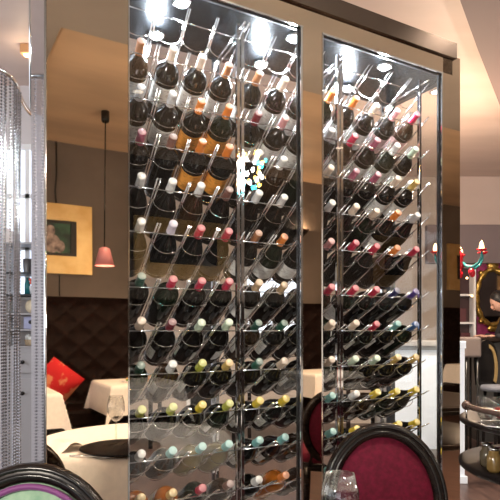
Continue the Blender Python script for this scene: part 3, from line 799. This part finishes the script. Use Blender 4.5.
# ------------------------------------------------------------------ room behind the cabinet
def pic(px0,px1,y0,y1,b,label,Y=FY):
    p,q=at(px0,y1,Y),at(px1,y0,Y)
    t=thing('framed_picture',label,'picture',(0,Y-0.003,0),0,None)
    f=MB(); 
    for lo,hi in (((p.x,p.z),(q.x,p.z+b)),((p.x,q.z-b),(q.x,q.z)),((p.x,p.z+b),(p.x+b,q.z-b)),((q.x-b,p.z+b),(q.x,q.z-b))): f.box((lo[0],-0.05,lo[1]),(hi[0],-0.002,hi[1]))
    f.build('frame',M['gold'],t)
    MB().box((p.x+b,-0.025,p.z+b),(q.x-b,-0.004,q.z-b)).build('canvas',M['black_matt'],t)
    return t
# bar counter in pale gloss
CY=5.5
a=at(386,341,CY); b=at(447,341,CY)
bc=thing('bar_counter','grey topped bar counter with pale blue glossy front behind the cabinet','counter',((a.x+b.x)/2,CY,0))
hw=(b.x-a.x)/2
MB().box((-hw,-0.03,a.z-0.05),(hw,0.6,a.z),bevel=0.004).build('worktop',M['counter_grey'],bc)
MB().box((-hw+0.02,0.02,0.0),(hw-0.02,0.58,a.z-0.051)).build('body',M['counter_grey'],bc)
MB().box((-hw+0.09,0.0,0.08),(hw-0.03,0.019,a.z-0.09)).build('front_panel',M['pale_blue'],bc)
bs=thing('bread_basket','brown bread basket on the grey bar counter','basket',(at(398,0,CY).x,CY+0.2,a.z+0.0005))
MB().lathe([(0,0),(0.10,0),(0.14,0.07),(0.13,0.07),(0.09,0.01),(0,0.01)],24).build('basket_body',M['wood'],bs)
mb=MB()
for i in range(6): mb.ball((0.06*math.cos(i*1.05),0.06*math.sin(i*1.05),0.07),0.045,2,(1.1,0.8,0.7))
mb.build('rolls',mat('baked_crust',(0.42,0.22,0.09),0.7),bs)
# wooden tables behind
for px0,px1,lb in ((150,240,'long brown wooden table behind the rack beside bronze panel'),(244,306,'brown wooden table below the bright far window'),(338,384,'brown wooden table beside the grey bar counter')):
    p=at(px0,0,6.2).x; q=at(px1,0,6.2).x
    t=thing('wooden_table',lb,'table',((p+q)/2,6.2,0),0,'wooden tables behind the cabinet')
    k=(q-p)/2
    MB().box((-k,-0.35,0.71),(k,0.35,0.75),bevel=0.005).build('tabletop',M['wood'],t)
    for sx_ in (-1,1):
        for sy_ in (-1,1): MB().box((sx_*(k-0.06)-0.02,sy_*0.30-0.02,0),(sx_*(k-0.06)+0.02,sy_*0.30+0.02,0.709)).build('leg',M['dark_wood'],t)
    MB().box((-k+0.08,-0.32,0.62),(k-0.08,-0.29,0.709)).build('apron',M['dark_wood'],t)

# white post beside the cabinet end
pq=at(460,341,4.6); 
wp=thing('white_post','slim white post with square cap behind the bronze end post','post',(pq.x,4.6,0))
MB().box((-0.028,-0.028,0.0),(0.028,0.028,pq.z-0.06)).build('shaft',M['pale_blue'],wp)
MB().box((-0.033,-0.04,pq.z-0.06),(0.036,0.04,pq.z),bevel=0.004).build('cap',M['pale_blue'],wp)
MB().box((-0.045,-0.05,0.0),(0.045,0.05,0.06),bevel=0.004).build('foot',M['pale_blue'],wp)
# taupe panel: upholstered stool
ts=thing('upholstered_stool','taupe upholstered high stool beside the slim white post','stool',(at(470,0,5.6).x,5.6,0))
zt=at(0,337,5.6).z; zb=at(0,357,5.6).z
MB().box((-0.10,-0.12,zb),(0.07,0.12,zt),bevel=0.02).build('seat',mat('taupe_fabric',(0.13,0.10,0.09),0.85),ts)
for sx_ in (-0.07,0.04):
    for sy_ in (-0.09,0.09): MB().tube([(sx_,sy_,0),(sx_,sy_,zb+0.01)],0.012,8).build('leg',M['black'],ts)
# white framed shelves against the far wall
p=at(452,0,FY-0.2).x; q=at(476,0,FY-0.2).x
ws=thing('display_shelves','white framed display shelves of dark red boxes beside the magenta wall','shelf',((p+q)/2,FY-0.2,0))
k=(q-p)/2; ys=FY-0.2
zz=[at(0,y,ys).z for y in (265,294,322,349,377,405)]
MB().box((-k,0.15,0.0),(k,0.17,zz[0])).build('back_panel',mat('dark_maroon',(0.035,0.008,0.010),0.5),ws)
for x in (-k,k-0.03): MB().box((x,0,0),(x+0.03,0.149,zz[0])).build('upright',M['white'],ws)
for z in zz: MB().box((-k+0.031,0,z-0.025),(k-0.031,0.149,z)).build('shelf',M['white'],ws)
random.seed(11)
for px_,y_ in ((461,275),(467,278),(472,296)):
    v=at(px_,y_,ys-0.02); MB().ball((0,0,0),0.016,2).build('fairy_light',M['flame'],ws,(v.x-(p+q)/2,-0.02,v.z))
for i,(z,x,lb) in enumerate(((zz[2],-0.02,'dark maroon box on the second white shelf'),(zz[3],0.03,'dark maroon box on the third white shelf'),(zz[4],-0.03,'dark maroon box on the fourth white shelf'))):
    o=MB().box((-0.06,0.02,0.0005),(0.06,0.13,0.18+0.03*i),bevel=0.006).build('storage_box',mat('maroon_box',(0.09,0.02,0.025),0.4),None,((p+q)/2+x,ys,z)); tag(o,lb,'box','maroon boxes on the white shelves')
# ornate mirror
mc=at(493,297,FY-0.06); 
mo=thing('oval_mirror','ornate gold oval wall mirror hanging on magenta wallpaper','mirror',(mc.x,FY-0.021,mc.z))
ring=[(0.215*math.cos(2*PI*i/40),-0.03,0.37*math.sin(2*PI*i/40)) for i in range(40)]
f=MB().tube(ring,[0.034+0.008*math.sin(i*1.9) for i in range(40)],10,closed=True)
f.ball((0,-0.035,0.42),0.06,2,(1.4,0.5,1)); f.ball((0,-0.035,-0.42),0.05,2,(1.6,0.5,0.9))
for s_ in (-1,1): f.ball((s_*0.16,-0.035,0.32),0.04,1); f.ball((s_*0.16,-0.035,-0.32),0.04,1)
f.build('frame',M['ornate_gold'],mo)
MB().prism([(0.20*math.cos(2*PI*i/40),0.355*math.sin(2*PI*i/40)) for i in range(40)],-0.02,-0.003).build('mirror_glass',mat('silvered_dark_glass',(0.30,0.26,0.28),0.03,1.0),mo)
# dark bar, person, stool
zb_=at(0,338,6.2).z
p=at(477,0,6.2).x
db=thing('dark_bar','dark curved end bar counter before the magenta wall','counter',(p+0.6,6.2,0))
MB().box((-0.6,0.0,zb_-0.05),(-0.12,0.9,zb_),bevel=0.02).build('bar_top',M['dark_wood'],db)
MB().box((-0.55,0.06,0),(-0.18,0.86,zb_-0.051)).build('bar_front',M['black_matt'],db)
# person leaning over the bar
def person(loc):
    t=thing('person','person with black hair in dark clothes leaning over the dark bar','person',loc)
    V=[(0,0.05,0.95),(0,0.02,1.15),(0,-0.07,1.36),(0,-0.12,1.46),(0,-0.17,1.53),
       (0.17,-0.06,1.36),(0.24,-0.12,1.14),(0.14,-0.30,1.19),
       (-0.17,-0.06,1.36),(-0.24,-0.12,1.14),(-0.14,-0.30,1.19),
       (0.10,0.05,0.86),(0.11,0.03,0.48),(0.11,0.07,0.06),(0.11,-0.07,0.035),
       (-0.10,0.05,0.86),(-0.11,0.03,0.48),(-0.11,0.07,0.06),(-0.11,-0.07,0.035)]
    E=[(0,1),(1,2),(2,3),(3,4),(2,5),(5,6),(6,7),(2,8),(8,9),(9,10),(0,11),(11,12),(12,13),(13,14),(0,15),(15,16),(16,17),(17,18)]
    rad=[0.13,0.125,0.14,0.055,0.05,0.06,0.042,0.03,0.06,0.042,0.03,0.085,0.06,0.042,0.035,0.085,0.06,0.042,0.035]
    me=bpy.data.meshes.new('body'); me.from_pydata(V,E,[]); o=put('body',me,t); me.materials.append(M['dark_clothes'])
    s_=o.modifiers.new('skin','SKIN'); s2=o.modifiers.new('sub','SUBSURF'); s2.levels=2; s2.render_levels=2
    for i,sv in enumerate(me.skin_vertices[0].data): sv.radius=(rad[i],rad[i]); sv.use_root=(i==0)
    s_.use_smooth_shade=True
    hd=MB(); Mh=T((0,-0.20,1.585))@R(math.radians(28),'X')
    hd.ball((0,0,0),0.1,3,(0.76,0.95,1.18),M=Mh); hd.ball((0,-0.098,-0.02),0.018,2,(0.8,1,1.4),M=Mh)
    for s3 in (-1,1): hd.ball((s3*0.078,0.0,-0.01),0.02,2,(0.4,0.8,1.3),M=Mh)
    hd.ball((0,-0.088,-0.055),0.02,2,(1.2,0.5,0.35),M=Mh)
    hd.build('head',M['skin'],t)
    ey=MB()
    for s3 in (-1,1): ey.ball((s3*0.03,-0.086,0.012),0.009,1,M=Mh)
    ey.build('eyes',M['hair'],t)
    hr=MB().ball((0,0.022,0.032),0.108,3,(0.80,0.92,1.05),M=Mh); hr.build('hair',M['hair'],t)
    for s3 in (-1,1):
        hm=MB(); b0=Vector((s3*0.14,-0.30,1.19))
        hm.ball(b0+Vector((0,-0.05,-0.012)),0.038,2,(1,1.3,0.45))
        for k in range(4):
            x=-0.028+0.019*k; ln=(0.055,0.066,0.062,0.048)[k]
            hm.tube([b0+Vector((x,-0.08,-0.012)),b0+Vector((x,-0.08-ln*0.6,-0.012)),b0+Vector((x,-0.08-ln,-0.02))],[0.009,0.0085,0.007],8)
        hm.tube([b0+Vector((-s3*0.03,-0.03,-0.014)),b0+Vector((-s3*0.058,-0.06,-0.016)),b0+Vector((-s3*0.06,-0.085,-0.02))],[0.011,0.01,0.008],8)
        hm.build('hand',M['skin'],t)
    return t
pp=person((at(519,0,6.7).x,6.80,0)); pp.rotation_euler=(0,0,math.radians(-90))
st=thing('bar_chair','black bar chair with a painted gold reflection on its arched back before the dark bar','chair',(at(487,0,5.6).x,5.6,0),0.25)
def arch(w,h,z0,n=28): return [(w*math.cos(PI*i/n),z0+h*math.sin(PI*i/n)) for i in range(n+1)]
MB().prism([(-0.11,0.70)]+[(x,z) for x,z in arch(0.13,0.22,0.93)][::-1]+[(0.11,0.70)],0.0,0.035).build('backrest',M['black'],st)
cr_=[(0.118*math.cos(a),0.86+0.25*math.sin(a)) for a in [math.radians(-35+115*i/16) for i in range(17)]]
ci_=[(0.075*math.cos(a)+0.012,0.86+0.21*math.sin(a)) for a in [math.radians(80-115*i/16) for i in range(17)]]
MB().prism(cr_+ci_,-0.012,-0.001).build('gold_reflection',M['gold'],st)  # gold reflection along the inner back edge, modelled as a crescent
MB().lathe([(0,0.66),(0.15,0.66),(0.155,0.69),(0.14,0.71),(0,0.715)],28,T((0,-0.15,0))).build('seat',mat('blue_grey_fabric',(0.10,0.105,0.125),0.8),st)
for a in range(4): MB().tube([(0.11*math.cos(a*PI/2+0.78),0.11*math.sin(a*PI/2+0.78)-0.15,0.665),(0.13*math.cos(a*PI/2+0.78),0.13*math.sin(a*PI/2+0.78)-0.15,0)],[0.018,0.012],10).build('leg',M['black'],st)
# chandelier
cc=at(459,259,4.9)
cd=thing('chandelier','red and teal glass chandelier with glowing candle bulbs by the end post','lamp',(cc.x,4.9,CEIL))
def cz_(z): return z-CEIL
MB().tube([(0,0,-0.002),(0,0,cz_(cc.z+0.05))],0.008,8).build('stem',M['black_matt'],cd)
MB().lathe([(0,-0.10),(0.025,-0.085),(0.05,-0.03),(0.03,0.02),(0.045,0.05),(0.02,0.09),(0,0.10)],20,T((0,0,cz_(cc.z-0.02)))).build('body',M['red'],cd)
for k in range(6):
    a=k*PI/3+0.1; ca,sa=math.cos(a),math.sin(a); rr=0.215
    pts=[(ca*r_,sa*r_,cz_(cc.z+z_)) for r_,z_ in ((0.03,-0.03),(0.08,-0.075),(0.14,-0.08),(0.19,-0.05),(rr,0.0),(rr,0.04))]
    ar=MB().tube(pts,[0.012,0.013,0.013,0.012,0.010,0.010],10).build('arm',M['teal'],cd)
    Mt=T((ca*rr,sa*rr,cz_(cc.z+0.04)))
    MB().lathe([(0,0),(0.025,0.004),(0.045,0.018),(0.043,0.022),(0.012,0.018),(0,0.018)],18,Mt).build('drip_cup',M['red'],ar)
    MB().lathe([(0,0.018),(0.014,0.022),(0.020,0.045),(0.012,0.075),(0,0.095)],14,Mt).build('candle_bulb',M['flame'],ar)
    MB().ball((ca*0.12,sa*0.12,cz_(cc.z-0.125)),0.028,2,(1,1,1.3)).build('glass_drop',M['red'],cd)

# ------------------------------------------------------------------ round trolley at the right foreground
TRX,TRY=(572-250)/F*2.15,2.15
KT=2.15/1.52
tr=thing('serving_trolley','round two tier black serving trolley with a raised gallery rail','trolley',(TRX,TRY,0))
r0=0.285*KT; z1=EYE-0.245*KT; z2=EYE-0.365*KT
MB().lathe([(0,z1-0.028),(r0-0.02,z1-0.028),(r0,z1-0.02),(r0+0.004,z1-0.006),(r0-0.006,z1),(r0-0.03,z1-0.002),(0,z1-0.004)],64).build('upper_tray',M['tray'],tr)
MB().lathe([(0,z2-0.034),(r0-0.015,z2-0.034),(r0+0.004,z2-0.022),(r0+0.006,z2-0.006),(r0-0.006,z2),(0,z2-0.002)],64).build('lower_tray',M['tray'],tr)
ga=[]
for i in range(41):
    a=math.radians(172)+math.radians(200)*i/40; ga.append(((r0-0.015)*math.cos(a),(r0-0.015)*math.sin(a),z1+0.050))
gr=MB().tube(ga,0.011,10); gr.ball(ga[0],0.019,2); gr.ball(ga[-1],0.019,2)
go=gr.build('gallery_rail',mat('brown_polished_rail',(0.10,0.065,0.055),0.2,0.3),tr)
for i in range(0,41,8): MB().tube([(ga[i][0],ga[i][1],z1-0.002),ga[i]],0.004,8).build('rail_post',M['chrome'],go)
MB().tube([(0,0,0.04),(0,0,z2-0.03)],0.13,24).build('column',M['black_matt'],tr)
MB().tube([(0,0,z2),(0,0,z1-0.02)],0.03,16).build('spacer',M['black_matt'],tr)
MB().lathe([(0,0),(0.24,0),(0.24,0.03),(0.13,0.06),(0,0.06)],40).build('base',M['black_matt'],tr)
def tpt(px,Y): return (px-250)/F*Y
def inv_glass(loc,label,group,wine=False):
    t=thing('stemless_glass',label,'glass',loc,0,group)
    MB().lathe([(0,0.001),(0.022,0.001),(0.034,0.025),(0.038,0.05),(0.030,0.088),(0.0285,0.088),(0.036,0.05),(0.032,0.026),(0.02,0.004),(0,0.004)],24,cap=False).build('bowl',M['glass_clear'],t)
    if wine: MB().lathe([(0,0.005),(0.02,0.005),(0.031,0.026),(0.035,0.05),(0,0.05)],24).build('drink',mat('red_drink',(0.5,0.03,0.02),0.1,trans=0.3),t)
for px_,Y_,lb,wn in ((486,2.17,'empty stemless glass nearest the gallery rail end on trolley',False),(494,2.10,'empty stemless glass beside the red drink on trolley',False),(503,2.14,'stemless glass holding red drink on the black trolley',True)):
    inv_glass((tpt(px_,Y_),Y_,z1+0.0005),lb,'glasses on the trolley',wn)
dsh=MB().lathe([(0,0.001),(0.05,0.001),(0.078,0.014),(0.076,0.017),(0.05,0.006),(0,0.005)],32).build('black_dish',M['black'],None,(tpt(502,1.96),1.96,z1+0.0005)); tag(dsh,'shallow black dish with a pale rim on the upper trolley tray','dish')
MB().tube([(0.077*math.cos(i*PI/16),0.077*math.sin(i*PI/16),0.0165) for i in range(32)],0.002,6,closed=True).build('rim',M['chrome'],dsh)
for px_,Y_,c,lb in ((487,2.12,(0.10,0.08,0.05),'dark squat jar between the trolley tiers'),(494,2.04,(0.22,0.14,0.045),'gold coloured squat jar between the trolley tiers'),(503,2.05,(0.12,0.08,0.05),'brown squat jar between the trolley tiers beyond the gold one')):
    o=MB().lathe([(0,0),(0.022,0),(0.026,0.01),(0.026,0.055),(0.018,0.066),(0.018,0.078),(0,0.078)],20).build('jar',mat('jar_glass',c,0.08,coat=0.6),None,(tpt(px_,Y_),Y_,z2+0.0005)); tag(o,lb,'jar','jars on the trolley')
    MB().lathe([(0,0.078),(0.020,0.078),(0.020,0.088),(0,0.088)],20).build('lid',M['chrome'],o)

# ------------------------------------------------------------------ lighting
def downlight(x,y,power,col=(1,0.84,0.68),z=CEIL,label=''):  # unseen fixtures added to brighten the room
    t=thing('added_downlight',label,'light',(x,y,z),0,'added ceiling downlights')
    MB().lathe([(0.045,-0.001),(0.06,-0.001),(0.06,-0.012),(0.045,-0.012)],24,cap=False).build('trim_ring',M['chrome'],t)
    MB().lathe([(0,-0.004),(0.044,-0.004),(0.044,-0.010),(0,-0.010)],24).build('lens',mat('added_downlight_lens',(1,1,1),0.3,emit=col,estr=6),t)
    lamp('SPOT','added_downlight_beam',(x,y,z-0.03),power,col,0.05,spot=math.radians(130),blend=0.8)
def dl(lx,ly,power,z,label,col=(1,0.84,0.68)):
    p=L(lx,ly,z); downlight(p.x,p.y,power,col,z,label)
dl(0.3,-1.0,220,CEIL-0.05,'added ceiling downlight above the round table')
dl(1.9,-0.7,220,CEIL-0.05,'added ceiling downlight above the trolley')
dl(0.58,-2.9,90,CEIL-0.012,'added ceiling downlight over the flower vase table',(1,0.82,0.62))
dl(1.2,-3.0,70,CEIL-0.012,'added ceiling downlight beyond the pendant lamp',(1,0.82,0.62))
dl(3.0,-3.2,200,CEIL-0.012,'added ceiling downlight over the far banquette end',(1,0.82,0.62))
downlight(-0.3,5.0,650,label='added ceiling downlight behind the cabinet nearest the passage')
downlight(1.6,4.8,520,label='added ceiling downlight above the grey bar counter')
downlight(5.2,4.6,220,label='added ceiling downlight beyond the dark bar')
lamp('POINT','chandelier_light',(cc.x,4.9,cc.z+0.45),110,(1,0.72,0.48),0.12)

lamp('POINT','added_label_fill',L(-1.6,-1.2,1.45),100,(1,0.88,0.74),0.12)  # bare fill light added out of view to brighten the bottle labels
lamp('POINT','added_bar_side_fill',L(3.0,-1.0,1.35),140,(1,0.88,0.74),0.12)  # second added fill, also without a fixture, from the bar side
wd=bpy.data.worlds.new('World'); sc.world=wd; wd.use_nodes=True
bg=wd.node_tree.nodes['Background']; bg.inputs['Color'].default_value=(0.86,0.92,1,1); bg.inputs['Strength'].default_value=2.2

# ------------------------------------------------------------------ camera
cam=bpy.data.cameras.new('Camera'); co=bpy.data.objects.new('Camera',cam); COL.objects.link(co)
co.location=(0,0,EYE); co.rotation_euler=(PI/2,0,0)
cam.sensor_width=36; cam.lens=36*F/500; cam.shift_y=(HOR-250)/500; cam.clip_start=0.05
sc.camera=co
sc.view_settings.view_transform='Standard'; sc.view_settings.look='None'; sc.view_settings.exposure=0.1; sc.view_settings.gamma=1
sc.view_settings.use_curve_mapping=False
sc.cycles.use_denoising=True
sc.cycles.max_bounces=14; sc.cycles.transparent_max_bounces=24; sc.cycles.glossy_bounces=8; sc.cycles.diffuse_bounces=5
sc.cycles.sample_clamp_indirect=6.0
